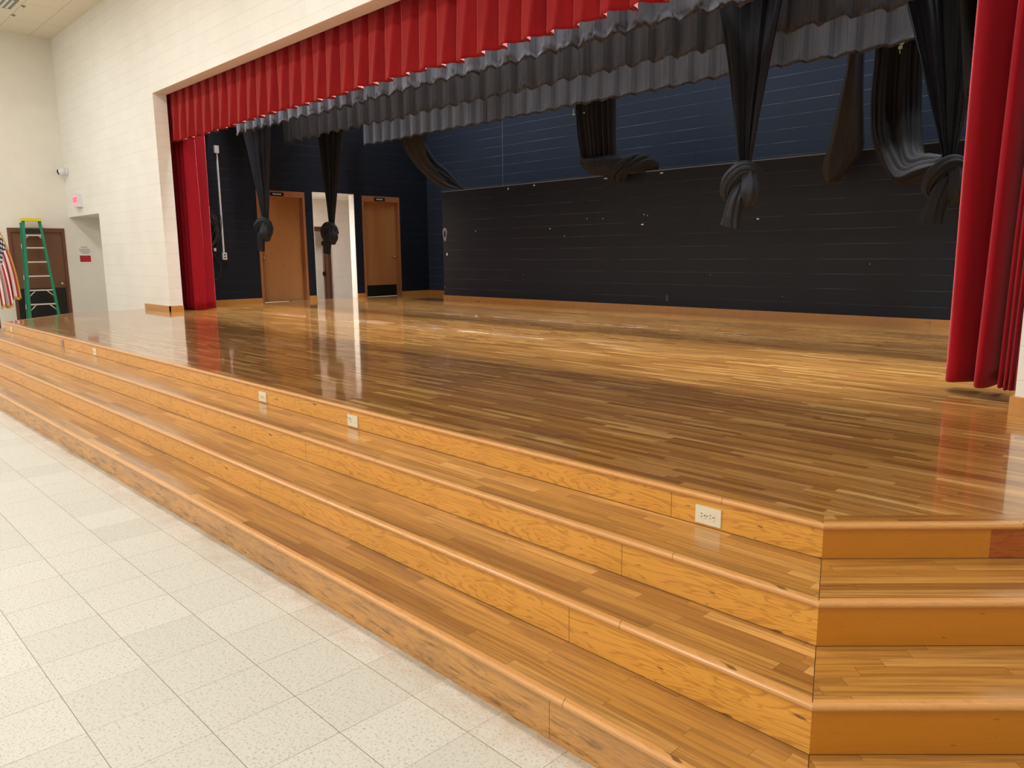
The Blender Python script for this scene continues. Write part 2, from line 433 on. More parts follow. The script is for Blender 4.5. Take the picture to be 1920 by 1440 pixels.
# left gym wall with a door opening, running on into the side passage
DY0, DY1, DZ = 3.36, 4.47, 2.25
m = MB()
m.box(XL-.2, XL, YR, DY0, 0, ZC); m.box(XL-.2, XL, DY1, YB+.2, 0, ZC); m.box(XL-.2, XL, DY0, DY1, DZ, ZC)
build('wall_left', m, M['white_smooth'], kind='structure')
# proscenium wall: passage opening at far left, stage opening in the middle
PX = -14.53
m = MB()
m.box(XL, PX, YP0, YP1, 2.5, ZC); m.box(PX, XO0, YP0, YP1, 0, ZC)
m.box(XO0, XO1, YP0, YP1, ZO, ZC, skip='z'); m.box(XO1, XR, YP0, YP1, 0, ZC)
build('wall_front', m, M['white_block'], kind='structure')
m = MB(); m.face([(XO0, YP0, ZO), (XO0, YP1, ZO), (XO1, YP1, ZO), (XO1, YP0, ZO)])
build('trim_1', m, M['soffit'], kind='structure')
m = MB(); m.face([(XL, YP1, 2.5), (XL, YB, 2.5), (PX, YB, 2.5), (PX, YP1, 2.5)])
m.face([(PX, YP1, 0), (PX, YP1, 2.5), (PX, YB, 2.5), (PX, YB, 0)])
m.face([(XL, YB, 0), (PX, YB, 0), (PX, YB, 2.5), (XL, YB, 2.5)])
build('wall_passage', m, M['white_smooth'], kind='structure')
m = MB(); m.box(XR, XR+.2, YR, YP1, 0, ZC); build('wall_right', m, M['white_smooth'], kind='structure')
m = MB(); m.box(XL, XR, YR-.2, YR, 0, ZC); build('wall_rear', m, M['white_smooth'], kind='structure')

# stage shell
HT = 6.6
D2 = (6.90, 8.00); OP = (8.19, 9.25); D3 = (9.45, 10.50); DT = 2.94
m = MB()
for a, b in ((YP1, D2[0]), (D2[1], OP[0]), (OP[1], D3[0]), (D3[1], YB)): m.box(XW-.2, XW, a, b, 0, HT)
for (a, b), zt in ((D2, DT), (OP, 2.96), (D3, DT)): m.box(XW-.2, XW, a, b, zt, HT)
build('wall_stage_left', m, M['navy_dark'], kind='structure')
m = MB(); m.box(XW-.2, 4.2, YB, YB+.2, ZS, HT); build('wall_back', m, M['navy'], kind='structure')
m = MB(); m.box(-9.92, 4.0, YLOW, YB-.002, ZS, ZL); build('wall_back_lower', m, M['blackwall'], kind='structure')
m = MB(); m.box(4.0, 4.2, YP1, YB, 0, HT); build('wall_stage_right', m, M['navy'], kind='structure')
m = MB(); m.box(XW-.2, 4.2, YP1, YB+.2, HT, HT+.1); build('ceiling_stage', m, M['stagetop'], kind='structure')
# light-coloured lip along the top of the lower wall, chipped paint
m = MB(); m.box(-9.93, 4.0, YLOW-.006, YLOW+.05, ZL-.012, ZL+.004)
build('trim_2', m, plain('worn_ledge_edge', srgb(120, 124, 132), .6), kind='structure')
# vertical control joint on the navy wall
m = MB(); m.box(-9.46, -9.445, YB-.006, YB, ZL, 5.2)
build('trim_3', m, plain('control_joint', srgb(98, 108, 124), .6), kind='structure')

# little room beyond the open white doorway (gym level, two steps lower)
m = MB()
m.face([(-14.2, 6.6, 2.96), (XW-.2, 6.6, 2.96), (XW-.2, YB, 2.96), (-14.2, YB, 2.96)])
build('ceiling_hall', m, M['white_smooth'], kind='structure')
m = MB(); hx = -14.0
m.box(hx-.12, hx, 6.6, 8.5, 0, 2.96); m.box(hx-.12, hx, 9.70, YB, 0, 2.96); m.box(hx-.12, hx, 8.5, 9.70, 2.28, 2.96)
m.box(hx, XW-.2, 10.9, 11.0, 0, 2.96); m.box(hx, XW-.2, 6.6, 6.7, 0, 2.96)
build('wall_hall', m, M['white_block'], kind='structure')
# white return of the doorway
m = MB()
m.box(XW-.2, XW, OP[1]-.012, OP[1], 0, 2.96); m.box(XW-.2, XW, OP[0], OP[0]+.012, 0, 2.96); m.box(XW-.2, XW, OP[0], OP[1], 2.945, 2.96)
build('trim_4', m, M['white_block'], kind='structure')

# baseboards (wood)
BB = .10
def bb(name, x0, x1, y0, y1, h=BB):
    mb = MB().box(x0, x1, y0, y1, ZS, ZS+h)
    mb.uv = [[(u if abs(u) < 99 else 0, v) for u, v in f] for f in mb.uv]
    return build(name, mb, M['base'], kind='structure', bevel=.004)
bb('baseboard_stage_left', XW, XW+.022, YP1, D2[0])
bb('baseboard_stage_left', XW, XW+.022, D2[1], OP[0]-.0)
bb('baseboard_stage_left', XW, XW+.022, OP[1], D3[0])
bb('baseboard_stage_left', XW, XW+.022, D3[1], YB-.022)
bb('baseboard_back', XW, -9.92, YB-.022, YB)
bb('baseboard_back', -9.93, 4.0, YLOW-.022, YLOW)
mb = MB().box(-12.27, XO0+.022, YP0-.022, YP0, ZS, ZS+BB).box(XO0, XO0+.022, YP0-.022, YP1, ZS, ZS+BB)
build('baseboard_front_left', mb, M['base'], kind='structure')
mb = MB().box(XO1-.022, 3.4, YP0-.022, YP0, ZS, ZS+.11).box(XO1-.022, XO1, YP0, YP1, ZS, ZS+.11)
build('baseboard_front_right', mb, M['base'], kind='structure')

# ------------------------------------------------------------------ stage platform
stage = thing('stage_platform', (-4.5, 3, 0), 'long glossy oak stage with four steps across the front and angled corners', 'stage')
K = math.tan(math.radians(22.5))
CH = 1.28                                    # chamfer leg of the top level
def outline(lvl, over=0.0):
    """corner points of the front edge for a level (0 = lowest riser ... 3 = stage edge)"""
    d = RY[3]-RY[lvl]+over                     # outward offset from the stage edge
    xr, xl = 1.915, -10.87
    yf = RY[3]-d
    R0 = (xr+d*K, yf); L0 = (xl-d*K, yf)
    R1 = (xr+CH+d, RY[3]+CH-d*K); L1 = (xl-CH-d, RY[3]+CH-d*K)
    return [(L1[0], YP0), L1, L0, R0, R1, (R1[0], YP0)]
def wall_strip(mb, pts, z0, z1, only):
    for k in only:
        (xa, ya), (xb, yb) = pts[k], pts[k+1]
        L = math.hypot(xb-xa, yb-ya)
        u0 = xa if k == 2 else (k*3.1)
        mb.face([(xa, ya, z0), (xb, yb, z0), (xb, yb, z1), (xa, ya, z1)], [(u0, 0), (u0+L, 0), (u0+L, z1-z0), (u0, z1-z0)])
def tread_faces(mb, inner, outer, z, only):
    for k in only:
        a, b, c, d = inner[k], inner[k+1], outer[k+1], outer[k]
        dx, dy = outer[k+1][0]-outer[k][0], outer[k+1][1]-outer[k][1]; L = math.hypot(dx, dy); dx /= L; dy /= L
        ox, oy = outer[k]
        pts = [d, c, b, a]
        uv = [((p[0]-ox)*dx+(p[1]-oy)*dy+(ox if k == 2 else k*7.3), -(p[0]-ox)*dy+(p[1]-oy)*dx+z*3.3) for p in pts]
        mb.face([(p[0], p[1], z) for p in pts], uv)
def nosing(mb, lvl, z, only, over=.016, th=.024):
    """rounded front edge strip of a tread following the outline"""
    ip = outline(lvl, -.015); prof = []
    r = th/2
    prof = [(-.015, 0.0)]
    for k in range(7):
        a = PI/2-PI*k/6; prof.append((over-r+r*math.cos(a), -r+r*math.sin(a)))
    prof.append((-.004, -th))
    outs = [outline(lvl, p[0]) for p in prof]
    for k in only:
        L = math.hypot(ip[k+1][0]-ip[k][0], ip[k+1][1]-ip[k][1]); u0 = ip[k][0] if k == 2 else k*4.7
        for j in range(len(prof)-1):
            A, B = outs[j], outs[j+1]
            a, b, c, d = (*A[k], z+prof[j][1]), (*A[k+1], z+prof[j][1]), (*B[k+1], z+prof[j+1][1]), (*B[k], z+prof[j+1][1])
            v0, v1 = j*.008, (j+1)*.008
            mb.face([d, c, b, a], [(u0, v1), (u0+L, v1), (u0+L, v0), (u0, v0)], smooth=True)
SEG = ((2,), (3, 4), (0, 1))
for lvl in range(4):
    z1 = RZ[lvl]; z0 = RZ[lvl-1] if lvl else 0
    p = outline(lvl)
    mb = MB(); wall_strip(mb, p, z0, z1-.004, (2,))
    build('riser', mb, M['riser_low'] if lvl == 0 else M['riser'], stage, label='scuffed bottom riser along the tiled floor' if lvl == 0 else None)
    if lvl == 3:
        # the right corner riser is two boards: a plain one, then a redder one
        (xa, ya), (xb, yb) = p[3], p[4]; f = .60/math.hypot(xb-xa, yb-ya); xm, ym = xa+(xb-xa)*f, ya+(yb-ya)*f
        mb = MB(); mb.face([(xa, ya, z0), (xm, ym, z0), (xm, ym, z1), (xa, ya, z1)], [(0, 0), (.6, 0), (.6, .13), (0, .13)])
        build('riser', mb, M['riser_shaded'], stage)
        mb = MB(); mb.face([(xm, ym, z0), (xb, yb, z0), (xb, yb, z1-.004), (xm, ym, z1-.004)], [(0, 0), (1.2, 0), (1.2, .13), (0, .13)])
        wall_strip(mb, p, z0, z1-.004, (4,))
        build('riser', mb, M['riser_red'], stage, label='redder riser board at the right corner')
        mb = MB(); wall_strip(mb, p, z0, z1-.004, (0, 1)); build('riser', mb, M['riser'], stage)
    else:
        mb = MB(); wall_strip(mb, p, z0, z1-.004, (3, 4)); build('riser', mb, M['riser_shaded'], stage)
        mb = MB(); wall_strip(mb, p, z0, z1-.004, (0, 1)); build('riser', mb, M['riser'] if lvl else M['riser_low'], stage)
    mb = MB(); nosing(mb, lvl, z1, (2,)); build('nosing', mb, M['nosing'], stage)
    mb = MB(); nosing(mb, lvl, z1, (3, 4)); build('nosing', mb, M['nosing'], stage)
    mb = MB(); nosing(mb, lvl, z1, (0, 1)); build('nosing', mb, M['nosing'], stage)
    if lvl < 3:
        inn, out = outline(lvl+1, -.01), outline(lvl, -.015)
        for only in SEG:
            mb = MB(); tread_faces(mb, inn, out, z1, only); build('tread', mb, M['tread'], stage)
for lvl in range(3):
    for ci in (2, 3):
        mb = MB(); a = Vector(outline(lvl+1, 0)[ci]); b = Vector(outline(lvl, .0)[ci]); d = (b-a).normalized(); n = Vector((-d.y, d.x))*.0011
        mb.face([(a.x-n.x, a.y-n.y, RZ[lvl]+.0006), (b.x-n.x, b.y-n.y, RZ[lvl]+.0006), (b.x+n.x, b.y+n.y, RZ[lvl]+.0006), (a.x+n.x, a.y+n.y, RZ[lvl]+.0006)])
        build('mitre_joint', mb, M['joint'], stage)
    mb = MB(); a, b = outline(lvl+1, .0010), outline(lvl+1, -.004)
    for k in range(5): mb.face([(*a[k], RZ[lvl]+.0012), (*a[k+1], RZ[lvl]+.0012), (*b[k+1], RZ[lvl]+.0012), (*b[k], RZ[lvl]+.0012)]); mb.face([(*a[k], RZ[lvl]), (*a[k+1], RZ[lvl]), (*a[k+1], RZ[lvl]+.0012), (*a[k], RZ[lvl]+.0012)])
    build('riser_joint', mb, M['joint'], stage)
# a slim border board just behind the stage nosing at the angled ends, then the deck strips
mb = MB(); tread_faces(mb, outline(3, -.085), outline(3, -.015), ZS, (2, 3, 4, 1, 0))
build('edge_board', mb, M['tread'], stage)
p = outline(3, -.085)
poly = [(p[0][0], YP0), p[1], p[2], p[3], p[4], (p[5][0], YP0)]
mb = MB()
mb.face([(x, y, ZS) for x, y in poly], [(x, y) for x, y in poly])
mb.face([(XW, YP0, ZS), (4.0, YP0, ZS), (4.0, YB, ZS), (XW, YB, ZS)], [(XW, YP0), (4.0, YP0), (4.0, YB), (XW, YB)])
# front skirt below the hall doorway
mb.face([(XW-.2, OP[0], ZS), (XW, OP[0], ZS), (XW, OP[1], ZS), (XW-.2, OP[1], ZS)])
build('deck', mb, M['deck'], stage)

# ------------------------------------------------------------------ cloth tools
def sgn_noise(x, y, z=0.0): return noise.noise(Vector((x, y, z)))

def valance(name, x0, x1, y, z0, z1, mat, label, prof, amp0, amp1, pitch=.32, seed=1, hem=.1, ndiv=20, cat='valance', zrow=26, group=None):
    """pleated border hanging from a batten. prof(phase, t) -> (dx, dy) in pitch / amplitude units"""
    n = int(round((x1-x0)/pitch)); mb = MB(); nu = n*ndiv
    def f(s, t):
        u = s*n; i = math.floor(min(u, n-1e-6)); ph = u-i
        r = sgn_noise(i*1.7+seed, seed*3.1); r2 = sgn_noise(i*2.3+seed*7, 4.2)
        dx, dy = prof(ph, t, r)
        A = amp0+(amp1-amp0)*t
        x = x0+(i+dx)*pitch+r2*.02*t*math.sin(PI*ph)
        yy = y+dy*A*(1+.35*r)+.012*sgn_noise(x*3, t*2, seed)
        zz = z1+(z0-z1)*t
        zb = .018*sgn_noise(x*1.3, seed)+.03*sgn_noise(x*.35, seed+5)+.010*(ph-.5)*hem*10
        zz += zb*t
        if t > .86:
            q = (t-.86)/.14
            yy += hem*.13*q*sgn_noise(x*16+q*3, seed*2.2, q*2.2)
            zz += .012*q*sgn_noise(x*20, seed*5.1)
        return (x, yy, zz)
    mb.grid(f, nu, zrow)
    root = thing(name, ((x0+x1)/2, y, z0), label, cat, group)
    build('pleated_cloth', mb, mat, root, solid=.005)
    bt = MB().tube([(x0-.05, y, z1+.01), (x1+.05, y, z1+.01)], .022, 8)
    build('batten_pipe', bt, M['black'], root)
    for k in range(5):
        x = x0+(x1-x0)*(.04+.23*k); build('hanging_line', MB().tube([(x, y, z1+.02), (x, y, 6.59)], .006, 6), M['black'], root)
    return root

def red_prof(ph, t, r):
    # front face narrowing downwards, then a return falling back to the root of the next pleat
    rp = .84-.42*t + .06*r
    if ph < .03: dy = 1.0-1.5*ph/.03
    elif ph < rp: dy = -.5-.5*((ph-.03)/(rp-.03))**1.3
    else: d = (ph-rp)/(1-rp); dy = -1+2.0*d**.85
    return ph, dy

def knife_prof(ph, t, r):
    # flat panel swelling forwards to the right, tucked sharply back under the next one
    e = .955
    if ph < e: d = ph/e; dy = .5-1.3*min(1, d*1.5)**1.1-.15*d
    else: d = (ph-e)/(1-e); dy = -.95+1.45*d
    return ph, dy

valance('red_valance', -11.42, 2.4, 4.935, 3.60, 4.62, M['red_valance'], 'red velour pleated valance across the top of the stage opening', red_prof, .03, .08, seed=3, hem=.07, ndiv=20)
valance('black_border', -11.08, 2.2, 6.05, 3.80, 4.75, M['grey_cloth'], 'black pleated border hanging just behind the red valance, nearest of the three', knife_prof, .035, .05, seed=11, hem=.3, cat='border')
valance('black_border', -11.08, .36, 7.0, 3.745, 4.75, M['grey_cloth'], 'middle black pleated border, between the front and rear borders', knife_prof, .04, .055, seed=23, hem=.3, cat='border')
valance('black_border', -11.10, -.16, 8.85, 3.865, 4.85, M['grey_cloth'], 'rearmost black pleated border, hanging against the navy back wall', knife_prof, .04, .055, seed=37, hem=.12, cat='border')

def drape_plan(plan, z0, z1, fn=None, nz=28, per=10):
    """sheet hanging from a plan curve; fn(p, t, s) may displace"""
    pts = catmull([(x, y, 0) for x, y in plan], (len(plan)-1)*per); n = len(pts)-1
    mb = MB()
    def f(s, t):
        p = pts[int(round(s*n))]; x, y, z = p.x, p.y, z1+(z0-z1)*t
        if fn: x, y, z = fn(x, y, z, s, t)
        return (x, y, z)
    mb.grid(f, n, nz); return mb

# right-hand red traveller
root = thing('stage_curtain', (1.62, 5.22, ZS), 'tall red velour curtain gathered at the right edge of the stage', 'curtain', 'red stage curtains')
plan = [(1.47, 5.42), (1.375, 5.36), (1.365, 5.24), (1.40, 5.15), (1.455, 5.16), (1.51, 5.27), (1.555, 5.33), (1.572, 5.24), (1.585, 5.08), (1.615, 5.04), (1.645, 5.12), (1.665, 5.28), (1.69, 5.36),
        (1.70, 5.24), (1.705, 5.11), (1.725, 5.08), (1.735, 5.17), (1.742, 5.10), (1.76, 5.07), (1.77, 5.16), (1.777, 5.09), (1.795, 5.06), (1.805, 5.15), (1.812, 5.08), (1.83, 5.05), (1.845, 5.14), (1.87, 5.06), (1.90, 5.1), (1.93, 5.3)]
def rfn(x, y, z, s, t):
    k = (1-t)
    x += .09*k*min(1, max(0, (s-.12)/.2))+.014*sgn_noise(s*6, t*2.2, 3); y += .03*sgn_noise(s*5, t*1.5, 8)
    z += .03*t*(1-abs(sgn_noise(s*7, 2)))*(1 if t > .97 else 0)
    return x, y, z
build('curtain_cloth', drape_plan(plan, ZS+.045, 4.9, rfn), M['red'], root, solid=.006)
# left-hand red traveller
root = thing('stage_curtain', (-11.4, 5.2, ZS), 'red velour curtain hanging in narrow folds beside the left jamb of the stage', 'curtain', 'red stage curtains')
plan = []
for k in range(6):
    x = -12.02+k*.168+.015*(k % 2); plan += [(x, 5.40+.03*(k % 3)), (x+.035, 5.42), (x+.07, 5.20), (x+.09, 5.07-.01*(k % 2)), (x+.13, 5.07), (x+.155, 5.22)]
plan.append((-11.0, 5.24))
build('curtain_cloth', drape_plan(plan, ZS+.012, 4.9, lambda x, y, z, s, t: (x+.05*(1-t)*(s-.4)+.012*sgn_noise(s*8, t*2), y+.02*sgn_noise(s*9, t*2, 5), z), per=6), M['red'], root, solid=.006)

# --- bundles of cloth swept along a path with creased star sections
def bundle(path, radii, seed=1, folds=11, depth=.2, n=36, seg=96, squash=None, flare=0):
    P = catmull(path, n); m = len(radii)-1; mb = MB()
    ph = [sgn_noise(seed+k*1.37, seed*.71)*PI for k in range(6)]
    def rad(u):
        x = u*m; i = min(int(x), m-1); t = x-i; t = t*t*(3-2*t)
        a, b = radii[i], radii[i+1]
        a = a if isinstance(a, tuple) else (a, a); b = b if isinstance(b, tuple) else (b, b)
        return a[0]+(b[0]-a[0])*t, a[1]+(b[1]-a[1])*t
    fr = frames(P)
    def f(s, t):
        i = int(round(t*n)); a, b = fr[i]; rx, ry = rad(t); th = 2*PI*s
        w = abs(math.sin(folds*.5*th+ph[0]+.5*t*ph[3]))**.7*1.0
        w2 = math.sin((folds*1.7//1)*th+ph[1]+t*ph[2]); w3 = math.sin(2*th+ph[4]+1.2*t)
        k = 1+depth*(w-.6)+depth*.35*w2*.5+.08*w3+.05*sgn_noise(th*2, t*6, seed)
        return P[i]+a*(rx*k*math.cos(th))+b*(ry*k*math.sin(th))
    mb.grid(f, seg, n, wrap=True)
    for j in (0, n):
        c = len(mb.v); mb.v.append(tuple(P[j]+(P[0 if j == 0 else n]-P[1 if j == 0 else n-1])*(.2 if not flare else -.8)))
        base = j*seg
        for k in range(seg):
            k2 = (k+1) % seg
            mb.f.append((c, base+k2, base+k) if j == 0 else (c, base+k, base+k2)); mb.uv.append([(0, 0)]*3); mb.sm.append(True)
    return mb

def tied_leg(name, label, knot, ztop, xa, xb, s=1.0, seed=1, mat='black_cloth', y_top=None, deep=.22, nf=4, lean=0.0):
    """narrow black drape drawn in to a V and tied in a big knot"""
    kx, ky, kz = knot; root = thing(name, (kx, ky, kz-.35*s), label, 'curtain', 'knotted black side curtains')
    zk = kz+.17*s; mb = MB()
    def f(u, t):
        w = 2*u-1
        xl = xa+(kx-.045*s-xa)*t; xr = xb+(kx+.045*s-xb)*t
        q = (1-t)
        # slight inward bow as real cloth has
        bow = .05*math.sin(PI*t)*s
        xl += bow*.6; xr -= bow*.6
        e = abs(w)
        fold = .030*math.sin(nf*2*PI*u+seed)+.017*math.sin(nf*5.1*PI*u+seed*2.1)+.008*math.sin(nf*9*PI*u+seed)
        wx = w-.07*math.sin(2*nf*PI*u+seed)
        x = (xl+xr)/2+(xr-xl)/2*wx*(1-.10*max(0, e-.8)/.2)
        y = ky + (deep*(1-e**2.2)-deep*.55)*(.25+.75*q)+fold*(.45+1.0*q)+.06*max(0, e-.86)/.14
        y += .03*sgn_noise(u*4, t*3, seed)*q
        x += .012*sgn_noise(u*5, t*4, seed+9)
        return (x, y, ztop+(zk-ztop)*t)
    mb.grid(f, 150, 40)
    build('drape', mb, M[mat], root, solid=.006)
    o = Vector((kx, ky, kz))
    V3 = lambda *a: tuple(o+Vector(a)*s)
    kn = MB()
    for path, rr, sd, fo in (
        ([V3(.04, .0, .21), V3(.08, -.04, .09), V3(.095, -.05, -.05), V3(.03, -.01, -.18)], [.05*s, .095*s, .11*s, .06*s], seed+1, 8),
        ([V3(-.02, .0, .22), V3(-.08, .02, .10), V3(-.10, .02, -.04), V3(-.02, .0, -.15)], [.05*s, .085*s, .085*s, .05*s], seed+3, 9),
        ([V3(-.12, .0, -.13), V3(-.135, -.08, -.02), V3(-.06, -.125, .09), V3(.05, -.11, .17), V3(.13, -.03, .13), V3(.15, .03, .0)], [.045*s, .065*s, .075*s, .07*s, .06*s, .04*s], seed+2, 9)):
        b = bundle(path, rr, sd, fo, .22, 24, 56)
        off = len(kn.v); kn.v += b.v; kn.f += [tuple(i+off for i in q) for q in b.f]; kn.uv += b.uv; kn.sm += b.sm
    build('knot', kn, M[mat], root)
    tl = bundle([V3(.03, -.08, .04), V3(-.02, -.10, -.10), V3(-.065, -.09, -.25), V3(-.095+lean, -.08, -.38)], [(.05*s, .05*s), (.075*s, .065*s), (.085*s, .06*s), (.10*s, .05*s)], seed+5, 7, .35, 20, 70, flare=1)
    build('tail', tl, M[mat], root)
    return root

tied_leg('stage_leg_curtain', 'large black knotted side curtain hanging before the navy back wall, right of centre', (-.945, 6.5, 2.22), 4.95, -1.50, -.26, s=1.0, seed=2, deep=.34, nf=3)
tied_leg('stage_leg_curtain', 'black knotted side curtain half hidden by the right red curtain', (.45, 8.0, 2.26), 4.95, -.42, 1.05, s=1.05, seed=5, deep=.4, nf=4)
tied_leg('stage_leg_curtain', 'black knotted side curtain in front of the left wooden stage door', (-11.0, 6.5, 2.08), 4.95, -12.0, -10.20, s=1.0, seed=9, deep=.24, nf=4)
tied_leg('stage_leg_curtain', 'black knotted side curtain in front of the open white doorway', (-11.1, 8.0, 2.03), 4.95, -11.62, -10.12, s=1.02, seed=14, deep=.22, nf=5, mat='black_cloth')
tied_leg('stage_leg_curtain', 'narrow black side curtain just behind the left red curtain', (-11.88, 5.66, 1.95), 4.95, -12.03, -11.1, s=.5, seed=17, deep=.15, nf=5)

# added black sheet behind the red curtain, standing in for the knotted curtain's dark inside
root = thing('stage_leg_curtain', (1.3, 6.0, ZS+1.4), 'added deep black sheet standing in for the shade inside the right knotted side curtain', 'curtain')
plan = [(.75+.085*k, 6.25+.05*(-1)**k) for k in range(12)]
build('drape', drape_plan(plan, 2.75, 4.95, lambda x, y, z, s, t: (x+.28*t*(1-s), y, z+.0), per=4), M['shade_black'], root, solid=.005)

# swagged rear drapes
root = thing('rear_drape', (-10.1, 9.8, ZL), 'black drape swept sideways onto the left end of the back ledge', 'curtain', 'swagged rear drapes')
b = MB()
A = [(-10.95, 9.66, 4.9), (-10.85, 9.66, 4.05), (-10.62, 9.68, 3.68), (-10.36, 9.75, 3.38), (-10.02, 9.86, 3.10), (-9.72, 9.93, 2.98), (-9.35, 9.98, 2.93)]
Bq = [(-9.98, 9.62, 4.9), (-9.98, 9.62, 4.02), (-9.99, 9.64, 3.80), (-9.98, 9.70, 3.56), (-9.85, 9.82, 3.32), (-9.60, 9.92, 3.08), (-9.30, 9.99, 2.94)]
ca, cb = catmull(A, 40), catmull(Bq, 40)
def f(s, t):
    i = int(round(t*40)); p = ca[i].lerp(cb[i], s)
    p.y += .05*math.sin(s*PI)*-1 + .012*math.sin(s*17)*(.4+t)
    return p
b.grid(f, 40, 40); build('drape', b, M['brown_cloth'], root, solid=.006)
for k, (zt, dx, rr, wd) in enumerate(((3.98, 0, .028, 0), (3.72, .04, .03, .03), (3.46, .14, .03, .05))):
    pth = [(-10.44+dx, 9.90, zt), (-10.1+dx*.9, 9.97-wd*.3, zt-.40*(zt-2.9)/1.0), (-9.7+dx*.4, 10.0-wd*.3, 2.93+(zt-2.93)*.34), (-9.28, 10.02, 2.935)]
    build('fold', bundle(pth, [rr*1.5, rr*1.3, rr*1.1, rr*.7], 40+k, 5, .3, 24, 32), M['black_cloth'], root)

root = thing('rear_drape', (-5.3, 9.85, ZL), 'black drape gathered into a hammock roll on the middle of the back ledge', 'curtain', 'swagged rear drapes')
b = MB()
def f(s, t):
    x = -5.98+.90*s + .17*(1-s)*t**2.0; y = 9.75+.035*math.sin(s*13*2*PI*.62+.6*math.sin(3*s))+.02*math.sin(s*41)
    return (x+.012*sgn_noise(s*9, t*3), y-.04*math.sin(PI*t), 4.9+(3.08-4.9)*t)
b.grid(f, 170, 30); build('drape', b, M['black_cloth'], root, solid=.006)
build('roll', bundle([(-5.86, 9.80, 3.26), (-5.76, 9.78, 3.13), (-5.50, 9.74, 3.05), (-5.20, 9.76, 3.03), (-4.95, 9.86, 3.04), (-4.72, 10.02, 3.02), (-4.50, 10.12, 2.97)],
                    [(.05, .06), (.10, .10), (.155, .14), (.17, .16), (.14, .14), (.13, .13), (.05, .05)], 51, 7, .12, 44, 90), M['black_cloth'], root)
for k, (xa, xb, za, zb) in enumerate(((-5.12, -4.72, 2.84, 3.14), (-5.02, -4.62, 2.80, 3.12), (-4.92, -4.52, 2.84, 3.06))):
    build('wrap', bundle([(xa-.06, 9.84, za-.03), (xa+.05, 9.66+.04*k, za+.06), ((xa+xb)/2+.04, 9.68+.06*k, (za+zb)/2+.05), (xb, 9.82+.05*k, zb), (xb+.1, 9.98, zb-.06)], [.03, .055, .06, .055, .03], 60+k, 5, .25, 24, 40), M['black_cloth'], root)
for px, pz in ((-5.97, 3.94), (-5.86, 3.90), (-5.75, 3.94)):
    mb = MB().box(px-.006, px+.006, 9.69, 9.70, pz, pz+.09); mb.box(px-.012, px+.03, 9.688, 9.698, pz-.015, pz)
    build('loose_tie', mb, M['green_tag'], root)

root = thing('rear_drape', (-1.28, 9.6, 2.5), 'narrow brownish drape folded up over the back ledge, right of centre', 'curtain', 'swagged rear drapes')
b = MB()
L = catmull([(-1.30, 9.6, 4.9), (-1.295, 9.6, 4.05), (-1.37, 9.58, 3.5), (-1.45, 9.56, 3.0), (-1.52, 9.55, 2.7), (-1.48, 9.56, 2.52), (-1.42, 9.58, 2.47)], 40)
Rr = catmull([(-1.14, 9.62, 4.9), (-1.15, 9.62, 4.0), (-1.14, 9.64, 3.5), (-1.12, 9.66, 3.1), (-1.12, 9.68, 2.86), (-1.24, 9.66, 2.66), (-1.38, 9.62, 2.47)], 40)
def f(s, t):
    i = int(round(t*40)); p = L[i].lerp(Rr[i], s); p.y += -.09*math.sin(s*PI)*(.3+t)+.012*math.sin(s*14+1)*(.3+t)
    return p
b.grid(f, 40, 40); build('drape', b, M['brown_cloth'], root, solid=.006)
b = MB()
def f(s, t):
    i = int(round(t*40)); p = Rr[i].copy(); q = L[i]; p = p.lerp(q, .25*s) if s > .6 else p
    p.x += .09*math.sin(s*PI)*(.25+.2*t)-.02*s; p.y += .16*s+.02*math.sin(s*12); p.z += .16*t*(1-s)*0+.10*t*s
    return p
b.grid(f, 24, 40); build('back_fold', b, M['black_cloth'], root, solid=.006)

root = thing('rear_drape', (-.3, 9.2, 2.3), 'heavy black drape swagged down and tucked up beside the right knotted side curtain', 'curtain', 'swagged rear drapes')
for k, (dx, dz, rr, dy) in enumerate(((-.20, .10, .075, .0), (-.10, -.02, .085, -.03), (.0, .02, .08, .03), (.10, .06, .075, -.02), (.19, .14, .07, .02))):
    inn = (dx+.2)/.4; up = .13*inn
    pth = [(-.62+dx, 9.42+dy, 4.9), (-.62+dx, 9.42+dy, 4.0), (-.60+dx*1.05, 9.40+dy, 3.3), (-.50+dx*.85, 9.25+dy, 2.84+up+dz*.2), (-.27+dx*.35, 9.02+dy, 2.42+up*1.3+dz*.3), (.06+dx*.15, 8.6+dy, 2.42+up), (.38, 8.12, 2.46+up*.3)]
    build('fold', bundle(pth, [rr, rr*.85, rr*.95, rr*1.15, rr*1.25, rr*1.1, rr*.6], 70+k, 6, .32, 44, 48), M['soot_cloth'], root)
for px, pz in ((-.56, 4.06), (-.545, 3.98), (-.565, 3.93)):
    build('loose_tie', MB().box(px-.02, px+.02, 9.31, 9.32, pz, pz+.035).box(px-.004, px+.004, 9.308, 9.322, pz-.05, pz+.06), M['green_tag'], root)

# ------------------------------------------------------------------ doors
def knob(parent, p, axis=(1, 0, 0), r=.028):
    a = Vector(axis); o = Vector(p)
    mb = MB().tube([o, o+a*.012], r*1.1, 16).tube([o+a*.01, o+a*.04], r*.4, 12)
    mb.tube([o+a*.036, o+a*.044, o+a*.056, o+a*.066, o+a*.07], [r*.55, r*.95, r*1.02, r*.75, r*.3], 16)
    return build('door_knob', mb, M['chrome'], parent)

